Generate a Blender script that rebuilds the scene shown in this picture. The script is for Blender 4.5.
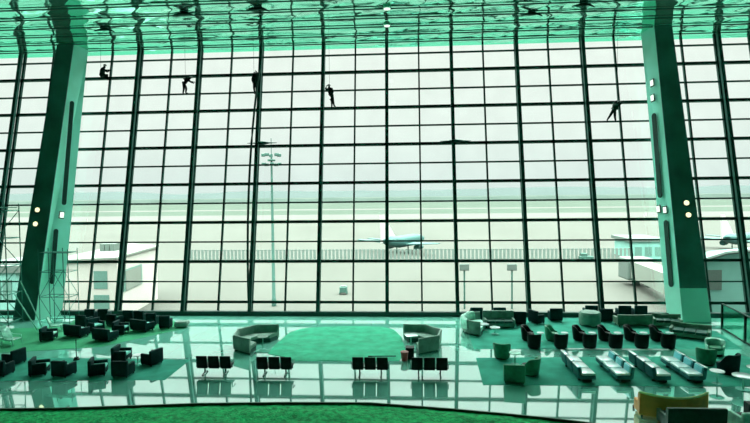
import bpy, bmesh, math, random
from mathutils import Vector, Matrix, Euler
for o in list(bpy.data.objects): bpy.data.objects.remove(o)
C = bpy.context.scene.collection
SC = bpy.context.scene
random.seed(7)
PI = math.pi
def lin(r, g, b):
    f = lambda c: (c/255/12.92 if c/255 <= .04045 else ((c/255+.055)/1.055)**2.4)
    return (f(r), f(g), f(b), 1)
def V(*a): return Vector(a)

# ------------------------------------------------------------------ camera
PITCH, ROLL, YAW, CAMH, FPX = -.0336, -.010725, -.06195, 8.7, 510.0
_f = V(math.sin(YAW)*math.cos(PITCH), math.cos(YAW)*math.cos(PITCH), math.sin(PITCH))
_r = V(math.cos(YAW), -math.sin(YAW), 0); _u = _r.cross(_f)
CR = _r*math.cos(ROLL)+_u*math.sin(ROLL); CU = -_r*math.sin(ROLL)+_u*math.cos(ROLL); CF = _f
cd = bpy.data.cameras.new('camera'); cam = bpy.data.objects.new('camera', cd); C.objects.link(cam)
cd.sensor_fit = 'HORIZONTAL'; cd.sensor_width = 36; cd.lens = 36*FPX/750; cd.clip_start = .1; cd.clip_end = 9000
cam.matrix_world = Matrix(((CR.x, CU.x, -CF.x, 0), (CR.y, CU.y, -CF.y, 0), (CR.z, CU.z, -CF.z, CAMH), (0, 0, 0, 1)))
SC.camera = cam
# ------------------------------------------------------------------ sky, light, exposure
w = bpy.data.worlds.new('sky'); SC.world = w; w.use_nodes = True
nt = w.node_tree; bg = nt.nodes['Background']
tc = nt.nodes.new('ShaderNodeTexCoord'); sx = nt.nodes.new('ShaderNodeSeparateXYZ'); rp = nt.nodes.new('ShaderNodeValToRGB')
nt.links.new(tc.outputs['Generated'], sx.inputs[0]); nt.links.new(sx.outputs['Z'], rp.inputs[0]); nt.links.new(rp.outputs[0], bg.inputs[0])
rp.color_ramp.elements[0].position = 0.0; rp.color_ramp.elements[0].color = (.265, .295, .29, 1)
rp.color_ramp.elements[1].position = 1.0; rp.color_ramp.elements[1].color = (5.5, 5.5, 5.4, 1)
for p, c in ((.02, (.275, .30, .295, 1)), (.12, (.31, .325, .315, 1)), (.44, (.335, .335, .32, 1)), (.56, (5.0, 5.0, 4.9, 1))):
    e = rp.color_ramp.elements.new(p); e.color = c
bg.inputs[1].default_value = 3.0
SC.view_settings.view_transform = 'Standard'; SC.view_settings.look = 'None'
SC.view_settings.exposure = 0.10; SC.view_settings.gamma = 1; SC.view_settings.use_curve_mapping = False
SC.cycles.max_bounces = 10; SC.cycles.transparent_max_bounces = 24; SC.cycles.diffuse_bounces = 5; SC.cycles.glossy_bounces = 5
SC.cycles.use_denoising = True; SC.cycles.sample_clamp_indirect = 6

# ------------------------------------------------------------------ placing helpers
def ray(x, y): return CF+CR*((x-375)/FPX)-CU*((y-211.5)/FPX)
CAM = V(0, 0, CAMH)
def at(x, y, z=0.0):                   # where the view ray meets a horizontal level
    d = ray(x, y); return CAM+d*((z-CAMH)/d.z)
def at_y(x, y, Y):                     # where it meets the vertical plane at depth Y
    d = ray(x, y); return CAM+d*(Y/d.y)
WD, LEAN, WX0, HB, ROWH, VTOP = 36.675, .20772, -1.4508, 2.50410, 1.49060, 20.2385
CEIL = 20.66
WS, WC = math.sin(LEAN), math.cos(LEAN)
def wall(x, v, off=0):                 # a point of the leaning glass wall; off = towards the hall
    return V(x, WD+v*WS-off*WC, v*WC+off*WS)
def onwall(x, y, off=0):
    d = ray(x, y); n = V(0, WC, -WS); t = ((V(0, WD, 0)-CAM).dot(n)-off)/d.dot(n); return CAM+d*t

# ------------------------------------------------------------------ materials
MATS = {}
OUT = .176                              # open-air ground and buildings are this much darker than their nominal tone
def mat(name, col, rough=.5, metal=0, var=.12, scale=6, bump=0, bscale=20, spec=.5, emit=0, coat=0, stretch=None):
    if name in MATS: return MATS[name]
    m = bpy.data.materials.new(name); m.use_nodes = True; n = m.node_tree; L = n.links
    b = n.nodes['Principled BSDF']; tc = n.nodes.new('ShaderNodeTexCoord'); no = n.nodes.new('ShaderNodeTexNoise')
    no.inputs['Scale'].default_value = scale; no.inputs['Detail'].default_value = 5
    src = tc.outputs['Object']
    if stretch:
        mp = n.nodes.new('ShaderNodeMapping'); mp.inputs['Scale'].default_value = stretch; L.new(src, mp.inputs[0]); src = mp.outputs[0]
    L.new(src, no.inputs['Vector'])
    r = n.nodes.new('ShaderNodeValToRGB'); e = r.color_ramp.elements
    e[0].position = .3; e[1].position = .7
    e[0].color = tuple(c*(1-var) for c in col[:3])+(1,); e[1].color = tuple(min(1, c*(1+var)) for c in col[:3])+(1,)
    L.new(no.outputs[0], r.inputs[0]); L.new(r.outputs[0], b.inputs['Base Color'])
    b.inputs['Roughness'].default_value = rough; b.inputs['Metallic'].default_value = metal
    b.inputs['Specular IOR Level'].default_value = spec; b.inputs['Specular Tint'].default_value = (.35, 1, .8, 1); b.inputs['Coat Weight'].default_value = coat
    if emit:
        b.inputs['Emission Color'].default_value = col; b.inputs['Emission Strength'].default_value = emit
    if bump:
        n2 = n.nodes.new('ShaderNodeTexNoise'); n2.inputs['Scale'].default_value = bscale; n2.inputs['Detail'].default_value = 4
        L.new(src, n2.inputs['Vector']); bp = n.nodes.new('ShaderNodeBump'); bp.inputs['Strength'].default_value = bump; bp.inputs['Distance'].default_value = .05
        L.new(n2.outputs[0], bp.inputs['Height']); L.new(bp.outputs[0], b.inputs['Normal'])
    MATS[name] = m; return m

def floor_mat():
    m = bpy.data.materials.new('polished_floor'); m.use_nodes = True; n = m.node_tree; L = n.links
    b = n.nodes['Principled BSDF']; out = n.nodes['Material Output']
    b.inputs['Base Color'].default_value = (.10, .62, .44, 1); b.inputs['Roughness'].default_value = .6; b.inputs['Specular IOR Level'].default_value = 0
    g = n.nodes.new('ShaderNodeBsdfGlossy'); g.inputs['Color'].default_value = (.84, 1, .98, 1); g.inputs['Roughness'].default_value = .03
    fr = n.nodes.new('ShaderNodeFresnel'); fr.inputs['IOR'].default_value = 13.0
    mx = n.nodes.new('ShaderNodeMixShader'); L.new(fr.outputs[0], mx.inputs[0]); L.new(b.outputs[0], mx.inputs[1]); L.new(g.outputs[0], mx.inputs[2]); L.new(mx.outputs[0], out.inputs[0])
    tc = n.nodes.new('ShaderNodeTexCoord'); br = n.nodes.new('ShaderNodeTexBrick'); br.offset = 0
    br.inputs['Scale'].default_value = 1; br.inputs['Brick Width'].default_value = 1.2; br.inputs['Row Height'].default_value = 1.2; br.inputs['Mortar Size'].default_value = .006
    br.inputs['Color1'].default_value = (.21, .75, .58, 1); br.inputs['Color2'].default_value = (.23, .79, .61, 1); br.inputs['Mortar'].default_value = (.17, .62, .47, 1)
    L.new(tc.outputs['Object'], br.inputs['Vector']); L.new(br.outputs[0], b.inputs['Base Color'])
    no = n.nodes.new('ShaderNodeTexNoise'); no.inputs['Scale'].default_value = .55; bp = n.nodes.new('ShaderNodeBump'); bp.inputs['Strength'].default_value = .02; bp.inputs['Distance'].default_value = .05
    L.new(tc.outputs['Object'], no.inputs['Vector']); L.new(no.outputs[0], bp.inputs['Height']); L.new(bp.outputs[0], g.inputs['Normal'])
    return m
def film_mat():                        # glossy ceiling film with waves and creases
    m = bpy.data.materials.new('glossy_ceiling_film'); m.use_nodes = True; n = m.node_tree; L = n.links
    b = n.nodes['Principled BSDF']; b.inputs['Base Color'].default_value = (.62, .99, .90, 1); b.inputs['Roughness'].default_value = .06
    b.inputs['Metallic'].default_value = .9; b.inputs['Specular Tint'].default_value = (.2, 1, .7, 1)
    tc = n.nodes.new('ShaderNodeTexCoord'); mp = n.nodes.new('ShaderNodeMapping'); mp.inputs['Scale'].default_value = (.16, .5, 1); L.new(tc.outputs['Object'], mp.inputs[0])
    no = n.nodes.new('ShaderNodeTexNoise'); no.inputs['Scale'].default_value = 1.0; no.inputs['Detail'].default_value = 3; no.inputs['Distortion'].default_value = 1.2
    L.new(mp.outputs[0], no.inputs['Vector'])
    vo = n.nodes.new('ShaderNodeTexVoronoi'); vo.feature = 'DISTANCE_TO_EDGE'; vo.inputs['Scale'].default_value = .9; L.new(mp.outputs[0], vo.inputs['Vector'])
    ad = n.nodes.new('ShaderNodeMath'); ad.operation = 'MULTIPLY_ADD'; ad.inputs[1].default_value = .35; L.new(vo.outputs['Distance'], ad.inputs[0]); L.new(no.outputs[0], ad.inputs[2])
    bp = n.nodes.new('ShaderNodeBump'); bp.inputs['Strength'].default_value = .10; bp.inputs['Distance'].default_value = .35
    L.new(ad.outputs[0], bp.inputs['Height']); L.new(bp.outputs[0], b.inputs['Normal'])
    return m
def glass_mat(name='curtain_wall_glass', tint=(.948, .992, .965), gloss=.03):
    m = bpy.data.materials.new(name); m.use_nodes = True; n = m.node_tree; L = n.links
    n.nodes.remove(n.nodes['Principled BSDF']); out = n.nodes['Material Output']
    t = n.nodes.new('ShaderNodeBsdfTransparent'); g = n.nodes.new('ShaderNodeBsdfGlossy'); g.inputs['Roughness'].default_value = .02; g.inputs['Color'].default_value = (.8, 1, .9, 1)
    no = n.nodes.new('ShaderNodeTexNoise'); no.inputs['Scale'].default_value = .5; tc = n.nodes.new('ShaderNodeTexCoord'); L.new(tc.outputs['Object'], no.inputs['Vector'])
    r = n.nodes.new('ShaderNodeValToRGB'); r.color_ramp.elements[0].position = .3; r.color_ramp.elements[1].position = .7
    r.color_ramp.elements[0].color = tuple(c*.97 for c in tint)+(1,); r.color_ramp.elements[1].color = tint+(1,)
    L.new(no.outputs[0], r.inputs[0]); L.new(r.outputs[0], t.inputs[0])
    mx = n.nodes.new('ShaderNodeMixShader'); mx.inputs[0].default_value = gloss; L.new(t.outputs[0], mx.inputs[1]); L.new(g.outputs[0], mx.inputs[2]); L.new(mx.outputs[0], out.inputs[0])
    return m
def out(r, g, b, a): return (r*OUT, g*OUT, b*OUT, 1)
FLOOR, FILM, GLASS = floor_mat(), film_mat(), glass_mat()
FENCE_GLASS = glass_mat('balustrade_glass', (.50, .86, .76), .10)
M = dict(
    frame=mat('dark_frame', (.004, .032, .024, 1), .45, .3),
    fin=mat('teal_steel', (.008, .065, .052, 1), .4, .3),
    base=mat('dark_skirting', (.006, .05, .04, 1), .5),
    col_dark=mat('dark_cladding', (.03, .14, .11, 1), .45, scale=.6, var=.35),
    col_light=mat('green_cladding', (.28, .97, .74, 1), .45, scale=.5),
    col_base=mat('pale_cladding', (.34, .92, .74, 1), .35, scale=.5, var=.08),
    slot=mat('slot_shade', (.004, .04, .03, 1), .6),
    wallp=mat('hall_wall', (.05, .30, .21, 1), .8, scale=.3),
    carpet=mat('carpet', (.04, .33, .235, 1), .9, var=.18, scale=1.2, bump=.3, bscale=60, spec=.1),
    carpet_moss=mat('moss_carpet', (.05, .36, .18, 1), .9, var=.25, scale=.5, bump=.3, bscale=60, spec=.1),
    tarp=mat('green_sheet', (.03, .42, .24, 1), .6, spec=.05, var=.2, scale=1.5, bump=.9, bscale=2.5),
    tarp2=mat('grass_green_sheet', (.012, .42, .13, 1), .6, spec=.05, var=.5, scale=5, bump=1.0, bscale=12),
    kerb=mat('dark_kerb', (.006, .04, .012, 1), .6),
    black=mat('black_vinyl', (.002, .010, .008, 1), .5, spec=.15, var=.3, bump=.1),
    blackleg=mat('black_steel', (.003, .03, .024, 1), .35, .5),
    teal=mat('dark_teal_fabric', (.003, .032, .032, 1), .75, spec=.15, var=.25, bump=.2, bscale=40),
    lit_seat=mat('lit_seat_fabric', (.14, .68, .58, 1), .5, var=.2, bump=.2, bscale=30),  # cushions far lighter than the dark chairs, painting in daylight on seat tops
    tealblue=mat('blue_teal_fabric', (.015, .13, .14, 1), .55, var=.2, bump=.1),
    whiteseat=mat('white_vinyl', (.72, .99, .95, 1), .2, coat=1, var=.06, bump=.1, bscale=12),
    blueseat=mat('pale_blue_vinyl', (.16, .62, .68, 1), .35, var=.1),
    white=mat('pale_cover', (.42, .92, .76, 1), .4, var=.12, bump=.4, bscale=8),
    booth=mat('grey_green_upholstery', (.16, .30, .24, 1), .5, spec=.3, var=.25, scale=3, bump=.3, bscale=14),
    booth_d=mat('dark_upholstery', (.01, .07, .055, 1), .55, var=.3, bump=.2),
    cover=mat('plastic_dust_cover', (.34, .76, .60, 1), .22, var=.3, scale=3, bump=.8, bscale=5),
    green=mat('dull_green_fabric', (.03, .24, .13, 1), .6, var=.25, bump=.2),
    brown=mat('brown_green_leather', (.10, .20, .135, 1), .4, var=.3, scale=3, bump=.2),
    yellow=mat('olive_yellow_leather', (.92, .32, .055, 1), .4, var=.2, scale=2, bump=.15),
    yellow_rim=mat('pale_yellow_highlight', (.75, .85, .40, 1), .35),
    dleather=mat('dark_green_leather', (.008, .035, .022, 1), .35, var=.3, bump=.25, bscale=10),
    red=mat('red_plastic', (.26, .02, .02, 1), .45),
    steel=mat('scaffold_steel', (.03, .20, .15, 1), .4, .4),
    palesteel=mat('pale_steel', (.25, .72, .56, 1), .35, .2),
    skin=mat('skin', (.03, .045, .03, 1), .6), backlit=mat('backlit_black', (.002, .010, .008, 1), .8), helmet=mat('backlit_helmet', (.004, .02, .016, 1), .4),  # bodies, faces and helmets painted near-black to stand for backlit silhouettes
    lamp=mat('warm_lamp', (1, .93, .55, 1), .4, emit=1.3, var=0), lampw=mat('white_lamp', (.85, 1, .85, 1), .4, emit=1.1, var=0),
    apron=mat('apron_concrete', out(.352, .378, .330, 1), .9, var=.05, scale=.03, spec=.1), strip=mat('runway_concrete', out(.42, .425, .40, 1), .9, var=.03, scale=.02, spec=.1),
    grass=mat('hazy_grass', out(.245, .335, .265, 1), .95, var=.07, scale=.01, spec=.05), grass2=mat('hazy_far_grass', out(.25, .335, .285, 1), .95, var=.05, scale=.008, spec=.05),  # haze is painted into the outdoor colours by paling them
    hill=mat('hazy_hills', out(.30, .40, .385, 1), 1, var=.03, scale=.004, spec=0), trees=mat('hazy_trees', out(.26, .37, .32, 1), 1, var=.10, scale=.02, spec=0),
    bwhite=mat('white_panels', out(1.9, 1.95, 1.75, 1), .7, var=.03, scale=.3, spec=.2), bpanel=mat('cream_panels', out(.80, .94, .80, 1), .7, var=.04, scale=.3, spec=.2),
    bwin=mat('tinted_window', out(.45, .90, .75, 1), .4, var=.1), bgrey=mat('pale_grey_metal', out(.45, .56, .50, 1), .6, var=.06),
    bteal=mat('teal_glazing', out(.78, 1.75, 1.5, 1), .5, var=.12, scale=.4), bdark=mat('hazed_dark_metal', out(.20, .44, .36, 1), .6), fence=mat('pale_fence', out(.62, .80, .71, 1), .7),
    planew=mat('white_aircraft_paint', out(1.9, 1.95, 1.85, 1), .4, var=.02), plane_shade=mat('shaded_aircraft_paint', out(.16, .45, .42, 1), .5, var=.05),  # teal stands for shade on the fuselage, wings and engines
)
# ------------------------------------------------------------------ mesh builder
class MB:
    def __init__(s): s.bm = bmesh.new()
    def box(s, c, d, rz=0, bev=0, taper=None, seg=2, rot=None):
        ret = bmesh.ops.create_cube(s.bm, size=1); vs = ret['verts']
        for v in vs:
            t = 1
            if taper and v.co.z > 0: t = taper
            v.co = V(v.co.x*d[0]*t, v.co.y*d[1]*t, v.co.z*d[2])
        if bev:
            es = list({e for v in vs for e in v.link_edges})
            r = bmesh.ops.bevel(s.bm, geom=es, offset=bev, segments=seg, profile=.5, affect='EDGES')
            vs = list({v for f in r['faces'] for v in f.verts} | {v for v in vs if v.is_valid})
        mt = Matrix.Translation(c) @ ((rot or Euler((0, 0, rz))).to_matrix().to_4x4())
        bmesh.ops.transform(s.bm, matrix=mt, verts=vs); return s
    def tube(s, pts, r, n=8, caps=True):
        pts = [Vector(p) for p in pts]; rs = r if isinstance(r, (list, tuple)) else [r]*len(pts); rings = []
        prev = None
        for i, p in enumerate(pts):
            t = ((pts[i+1]-p) if i == 0 else (p-pts[i-1]) if i == len(pts)-1 else (pts[i+1]-pts[i-1])).normalized()
            a = t.cross(V(0, 0, 1)) if abs(t.z) < .95 else t.cross(V(1, 0, 0))
            if prev and a.dot(prev) < 0: a = -a
            a.normalize(); prev = a; b = t.cross(a)
            rings.append([s.bm.verts.new(p+a*rs[i]*math.cos(2*PI*k/n)+b*rs[i]*math.sin(2*PI*k/n)) for k in range(n)])
        for A, B in zip(rings, rings[1:]):
            for k in range(n): s.bm.faces.new((A[k], A[(k+1) % n], B[(k+1) % n], B[k]))
        if caps: s.bm.faces.new(rings[0][::-1]); s.bm.faces.new(rings[-1])
        return s
    def lathe(s, prof, c=(0, 0, 0), n=24):
        rings = [[s.bm.verts.new(V(c[0]+r*math.cos(2*PI*k/n), c[1]+r*math.sin(2*PI*k/n), c[2]+z)) for k in range(n)] for r, z in prof]
        for A, B in zip(rings, rings[1:]):
            for k in range(n): s.bm.faces.new((A[k], A[(k+1) % n], B[(k+1) % n], B[k]))
        s.bm.faces.new(rings[0][::-1]); s.bm.faces.new(rings[-1]); return s
    def sweep(s, path, prof, closed_prof=True):
        """path: list of (point, outward dir); prof: list of (outward, z)"""
        rings = [[s.bm.verts.new(Vector(p)+Vector(d)*a+V(0, 0, z)) for a, z in prof] for p, d in path]
        n = len(prof)
        for A, B in zip(rings, rings[1:]):
            for k in range(n): s.bm.faces.new((A[k], A[(k+1) % n], B[(k+1) % n], B[k]))
        s.bm.faces.new(rings[0][::-1]); s.bm.faces.new(rings[-1]); return s
    def hexa(s, lo, hi):                # prism between two polygons
        a = [s.bm.verts.new(p) for p in lo]; b = [s.bm.verts.new(p) for p in hi]; n = len(a)
        for k in range(n): s.bm.faces.new((a[k], a[(k+1) % n], b[(k+1) % n], b[k]))
        s.bm.faces.new(a[::-1]); s.bm.faces.new(b); return s
    def build(s, name, m, parent=None, smooth=False, loc=None):
        bmesh.ops.recalc_face_normals(s.bm, faces=s.bm.faces)
        me = bpy.data.meshes.new(name); 
        if smooth:
            for f in s.bm.faces: f.smooth = True
        s.bm.to_mesh(me); s.bm.free()
        if smooth: me.set_sharp_from_angle(angle=math.radians(40))
        me.materials.append(m); o = bpy.data.objects.new(name, me); C.objects.link(o)
        if parent: o.parent = parent
        if loc is not None: o.location = loc
        return o
def tag(o, label, cat, group=None):
    o['label'] = label; o['category'] = cat
    if group: o['group'] = group
    return o
def thing(name, label, cat, loc=(0, 0, 0), rz=0, group=None):
    o = bpy.data.objects.new(name, None); o.empty_display_size = .2; C.objects.link(o); o.location = loc; o.rotation_euler = (0, 0, rz)
    return tag(o, label, cat, group)
def struct(o): o['kind'] = 'structure'; return o
def copy_tree(o, parent=None):
    c = o.copy(); C.objects.link(c)
    if parent: c.parent = parent
    for ch in list(o.children): copy_tree(ch, c)
    return c
PROTO = {}
CARPETS = []
def level(x0, y0):                       # carpet thickness under a point
    for P in CARPETS:
      for dx, dy in ((0, 0), (.8, 0), (-.8, 0), (0, .7), (0, -.7)):
        x, y = x0+dx, y0+dy
        if sum(((a.y > y) != (c.y > y)) and x < (c.x-a.x)*(y-a.y)/(c.y-a.y)+a.x for a, c in zip(P, P[1:]+P[:1])) % 2: return .012
    return 0
def place(kind, maker, p, rz, label, group=None, name=None):
    if kind not in PROTO: o = PROTO[kind] = maker()
    else: o = copy_tree(PROTO[kind])
    o.location = (p[0], p[1], level(p[0], p[1])); o.rotation_euler = (0, 0, rz); o['label'] = label
    if group: o['group'] = group
    elif 'group' in o: del o['group']
    return o
D = math.radians

# ================================================================== structure
XL, XR = WX0+HB*-16, WX0+HB*18
VCEIL = CEIL/WC
def quad(name, pts, m, parent=None):
    b = MB(); b.bm.faces.new([b.bm.verts.new(p) for p in pts]); return b.build(name, m, parent)
def slab(name, x0, x1, y0, y1, z0, z1, m):
    return struct(MB().box(((x0+x1)/2, (y0+y1)/2, (z0+z1)/2), (x1-x0, y1-y0, z1-z0)).build(name, m))
slab('floor', XL-.4, XR+.4, -9, WD+.35, -.5, 0, FLOOR)
ceil = slab('ceiling', XL-.4, XR+.4, -9, WD+VCEIL*WS+.6, CEIL+.12, CEIL+.5, M['wallp'])
SEAMS = (42.2, 40.5, 38.6, 36.75, 34.95, 33.2, 31.4, 29.6, 27.8, 26.0, 20, 14, 8, 2, -4, -9)
from mathutils import noise
def film():                            # reflective film sagging between its seams, creased here and there
    b = MB(); ys = []
    for a, c in zip(SEAMS, SEAMS[1:]): ys += [(a+(c-a)*i/8, i/8) for i in range(8)]
    ys.append((SEAMS[-1], 0)); NX = 300; rows = []
    for j, (y, u) in enumerate(ys):
        row = []
        for i in range(NX+1):
            x = XL-.3+(XR-XL+.6)*i/NX; k = math.sin(PI*u)
            q = V(x*.22, y*.55, 0); r1 = 1-abs(noise.noise(V(x*.30+y*.35, y*.18, 4)))*2
            z = CEIL+.05-k*(.02+.05*noise.noise(q)+.014*noise.noise(q*3.1)+.07*max(0, r1-.8)/.2)
            row.append(b.bm.verts.new((x, y, z)))
        rows.append(row)
    for A, B in zip(rows, rows[1:]):
        for i in range(NX): b.bm.faces.new((A[i], A[i+1], B[i+1], B[i]))
    return b.build('film', FILM, ceil, True)
film()
slab('wall_back', XL-.4, XR+.4, -9.4, -9, -.5, CEIL+.4, M['wallp'])
for nm, x in (('wall_left', XL-.4), ('wall_right', XR+.1)):
    b = MB(); lo = [V(x, -9, -.5), V(x+.3, -9, -.5), V(x+.3, WD, -.5), V(x, WD, -.5)]
    hi = [V(x, -9, CEIL), V(x+.3, -9, CEIL), V(x+.3, WD+VCEIL*WS, CEIL), V(x, WD+VCEIL*WS, CEIL)]
    struct(b.hexa(lo, hi).build(nm, M['wallp']))
# leaning curtain wall: one window per bay between the big mullions
def wbar(b, x0, x1, v0, v1, o0, o1):    # bar in wall coordinates
    b.hexa([wall(x0, v0, o0), wall(x1, v0, o0), wall(x1, v1, o0), wall(x0, v1, o0)], [wall(x0, v0, o1), wall(x1, v0, o1), wall(x1, v1, o1), wall(x0, v1, o1)])
n = 0
for k in range(-16, 18, 2):
    n += 1; xa, xb = WX0+HB*k, WX0+HB*(k+2); xm = (xa+xb)/2
    fr = MB()
    for i in range(14):
        v = VTOP-ROWH*i; t = .10 if i % 2 else .052
        wbar(fr, xa, xb, v-t, v+t, -.03, .18 if i % 2 else .10)
    wbar(fr, xa, xb, 0, .16, -.03, .25)
    f = struct(fr.build('window_%d' % n, M['frame']))
    b = MB(); wbar(b, xm-.06, xm+.06, .1, VCEIL, -.03, .16); b.build('glazing_bar', M['frame'], f)
    b = MB(); wbar(b, xa, xb, .05, VCEIL, -.005, .005); b.build('pane', GLASS, f)
n = 0
for k in range(-16, 19, 2):
    n += 1; x = WX0+HB*k
    b = MB(); wbar(b, x-.09, x+.09, 0, VCEIL, -.04, .14); t = struct(b.build('trim_%d' % n, M['frame']))
    b = MB(); wbar(b, x-.125, x+.125, 0, VCEIL, .42, .64); b.build('steel_post', M['fin'], t)
    b = MB()
    for i in range(0, 14, 2): wbar(b, x-.04, x+.04, VTOP-ROWH*(i+1)-.06, VTOP-ROWH*(i+1)+.06, .12, .44)
    b.build('post_bracket', M['frame'], t)
    if k == -4:
        b = MB(); pts = []
        for j in range(25):
            u = j/24; pts.append(wall(x, .3+u*18.6, .64+1.35*math.sin(PI*u)**.8))
        b.tube(pts, .085, 8).build('bowed_strut', M['frame'], t, True)
struct(MB().box(((XL+XR)/2, WD-.45, .15), (XR-XL, .34, .30)).build('baseboard_front', M['base']))
for i, y in enumerate(SEAMS[1:10]):
    struct(MB().box(((XL+XR)/2, y, CEIL-.035), (XR-XL, .07, .07)).build('trim_%d' % (n+1+i), M['fin']))

# ---- two great leaning columns
def column(name, base_px, base_y, top_px, top_y, cut_z, label, slots, lamps, base_front):
    bx = [at_y(p, 319, y).x for p, y in zip(base_px, base_y)]
    tx = []
    for p, y in zip(top_px, top_y):
        d = ray(p, 47); tx.append((CAM+d*(y/d.y)).x)
    Bo = [V(x, y, 0) for x, y in zip(bx, base_y)]; To = [V(x, y, CEIL) for x, y in zip(tx, top_y)]
    mirror = lambda P: [P[0], P[1], P[2]]
    A0, B0, C0 = Bo; A1, B1, C1 = To       # A outer front, B inner front corner, C inner rear corner
    E0 = V(A0.x-(C0.x-B0.x)*.6, C0.y, 0); E1 = V(A1.x-(C1.x-B1.x)*.6, C1.y, CEIL)
    t = cut_z/CEIL; L = lambda a, b, t=t: a.lerp(b, t)
    mid = [L(A0, A1), L(B0, B1), L(C0, C1), L(E0, E1)]
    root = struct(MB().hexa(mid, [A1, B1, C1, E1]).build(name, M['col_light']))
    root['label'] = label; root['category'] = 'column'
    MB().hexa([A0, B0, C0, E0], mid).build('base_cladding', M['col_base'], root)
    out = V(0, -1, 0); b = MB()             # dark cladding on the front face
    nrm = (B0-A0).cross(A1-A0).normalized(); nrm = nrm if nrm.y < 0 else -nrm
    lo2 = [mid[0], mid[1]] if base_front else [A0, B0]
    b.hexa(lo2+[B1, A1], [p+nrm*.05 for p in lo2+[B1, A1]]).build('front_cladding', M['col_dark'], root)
    n2 = (C0-B0).cross(B1-B0).normalized(); n2 = n2 if n2.y < 0 else -n2
    def face_pt(px, py, nn, P):             # the view ray on one face
        d = ray(px, py); return CAM+d*((P-CAM).dot(nn)/d.dot(nn))
    for (xa, ya, xb, yb, wd) in slots:
        a, c = face_pt(xa, ya, n2, B0), face_pt(xb, yb, n2, B0); ax = (c-a).normalized(); sd = ax.cross(n2).normalized()
        pts = []
        for j in range(9): th = PI*j/8; pts.append(a-ax*math.sin(th)*wd+sd*math.cos(th)*wd)
        for j in range(9): th = PI*j/8; pts.append(c+ax*math.sin(th)*wd-sd*math.cos(th)*wd)
        MB().hexa([p-n2*.02 for p in pts], [p+n2*.03 for p in pts]).build('slot', M['slot'], root)  # raised dark plate paints the shade inside a recessed slot
    for (x, y, kind) in lamps:
        nn = n2 if kind == 's' else nrm; P = face_pt(x, y, nn, B0 if kind == 's' else A0+nrm*.05)
        u = (B1-B0).normalized(); sd = u.cross(nn).normalized()
        if kind == 's':
            q = [P+sd*a*.13+u*c*.20 for a, c in ((-1, -1), (1, -1), (1, 1), (-1, 1))]
            h = [p+sd*0 for p in q]; rim = [P+(p-P)*1.35 for p in q]
        else:
            q = [P+sd*.17*math.cos(j*PI/8)+u*.17*math.sin(j*PI/8) for j in range(16)]; rim = [P+(p-P)*1.3 for p in q]
        hs = MB().hexa([p-nn*.01 for p in rim], [p+nn*.05 for p in rim]).build('lamp_housing', M['frame'], root)
        MB().hexa([p+nn*.05 for p in q], [p+nn*.09 for p in q]).build('lamp_lens', M['lampw'] if kind == 's' else M['lamp'], hs)
    return root
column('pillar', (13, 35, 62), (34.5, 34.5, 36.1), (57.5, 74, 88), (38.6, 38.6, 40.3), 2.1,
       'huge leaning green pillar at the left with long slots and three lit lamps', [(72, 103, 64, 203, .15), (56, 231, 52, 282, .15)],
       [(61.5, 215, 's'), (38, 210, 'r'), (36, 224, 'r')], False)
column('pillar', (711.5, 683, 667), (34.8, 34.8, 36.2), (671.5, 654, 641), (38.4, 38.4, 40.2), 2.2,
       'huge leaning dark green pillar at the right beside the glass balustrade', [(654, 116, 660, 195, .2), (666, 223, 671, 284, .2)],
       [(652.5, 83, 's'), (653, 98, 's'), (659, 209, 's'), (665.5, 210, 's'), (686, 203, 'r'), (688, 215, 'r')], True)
# ---- carpets and sheets on the floor
def floor_poly(name, px, m, h, label, cat, z=0, wavy=0):
    P = [at(x, y, 0) for x, y in px]; b = MB(); CARPETS.append(P)
    b.hexa([V(p.x, p.y, z) for p in P], [V(p.x, p.y, z+h) for p in P]); o = b.build(name, m)
    return tag(o, label, cat)
floor_poly('carpet', [(-40, 330), (66, 327), (76, 319), (168, 317.5), (187, 328), (150, 336), (100, 347), (0, 353), (-60, 357)], M['carpet_moss'], .012, 'mossy green carpet under the crowded armchairs at the rear left', 'carpet')
floor_poly('carpet', [(-40, 357), (190, 360), (165, 380), (-40, 381)], M['carpet'], .012, 'dark green carpet under the front row of armchairs at the left', 'carpet')
floor_poly('carpet', [(463, 318), (662, 319), (664, 327), (716, 331), (742, 349), (474, 349)], M['carpet'], .012, 'green carpet under the paired tub chairs and curved sofas at the right', 'carpet')
floor_poly('carpet', [(476, 358), (745, 356), (790, 372), (790, 387), (483, 385)], M['carpet'], .012, 'green carpet under the white three-seat rows at the front right', 'carpet')
def sheet(name, px, m, label, cat, amp, fr, h0=.02, res=.22):
    P = [at(x, y) for x, y in px]; b = MB(); f = b.bm.faces.new([b.bm.verts.new((p.x, p.y, 0)) for p in P])
    xs = [p.x for p in P]; ys = [p.y for p in P]
    x = min(xs)+res
    def cut(co, no): bmesh.ops.bisect_plane(b.bm, geom=b.bm.verts[:]+b.bm.edges[:]+b.bm.faces[:], plane_co=co, plane_no=no)
    while x < max(xs): cut((x, 0, 0), (1, 0, 0)); x += res
    y = min(ys)+res
    while y < max(ys): cut((0, y, 0), (0, 1, 0)); y += res
    from mathutils import noise
    for v in b.bm.verts:
        q = V(v.co.x*fr, v.co.y*fr*.8, 0); ed = min(1, .12+min(((v.co.xy-a.xy)-(c-a).xy*max(0, min(1, (v.co.xy-a.xy).dot((c-a).xy)/(c-a).xy.length_squared))).length for a, c in zip(P, P[1:]+P[:1]))/.9)
        v.co.z = h0+ed*amp*abs(noise.noise(q))+ed*amp*.5*abs(noise.noise(q*2.7+V(5, 1, 0)))
    ret = bmesh.ops.extrude_face_region(b.bm, geom=b.bm.faces[:])
    for e in ret['geom']:
        if isinstance(e, bmesh.types.BMVert): e.co.z = .003
    return tag(b.build(name, m, None, True), label, cat)
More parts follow.
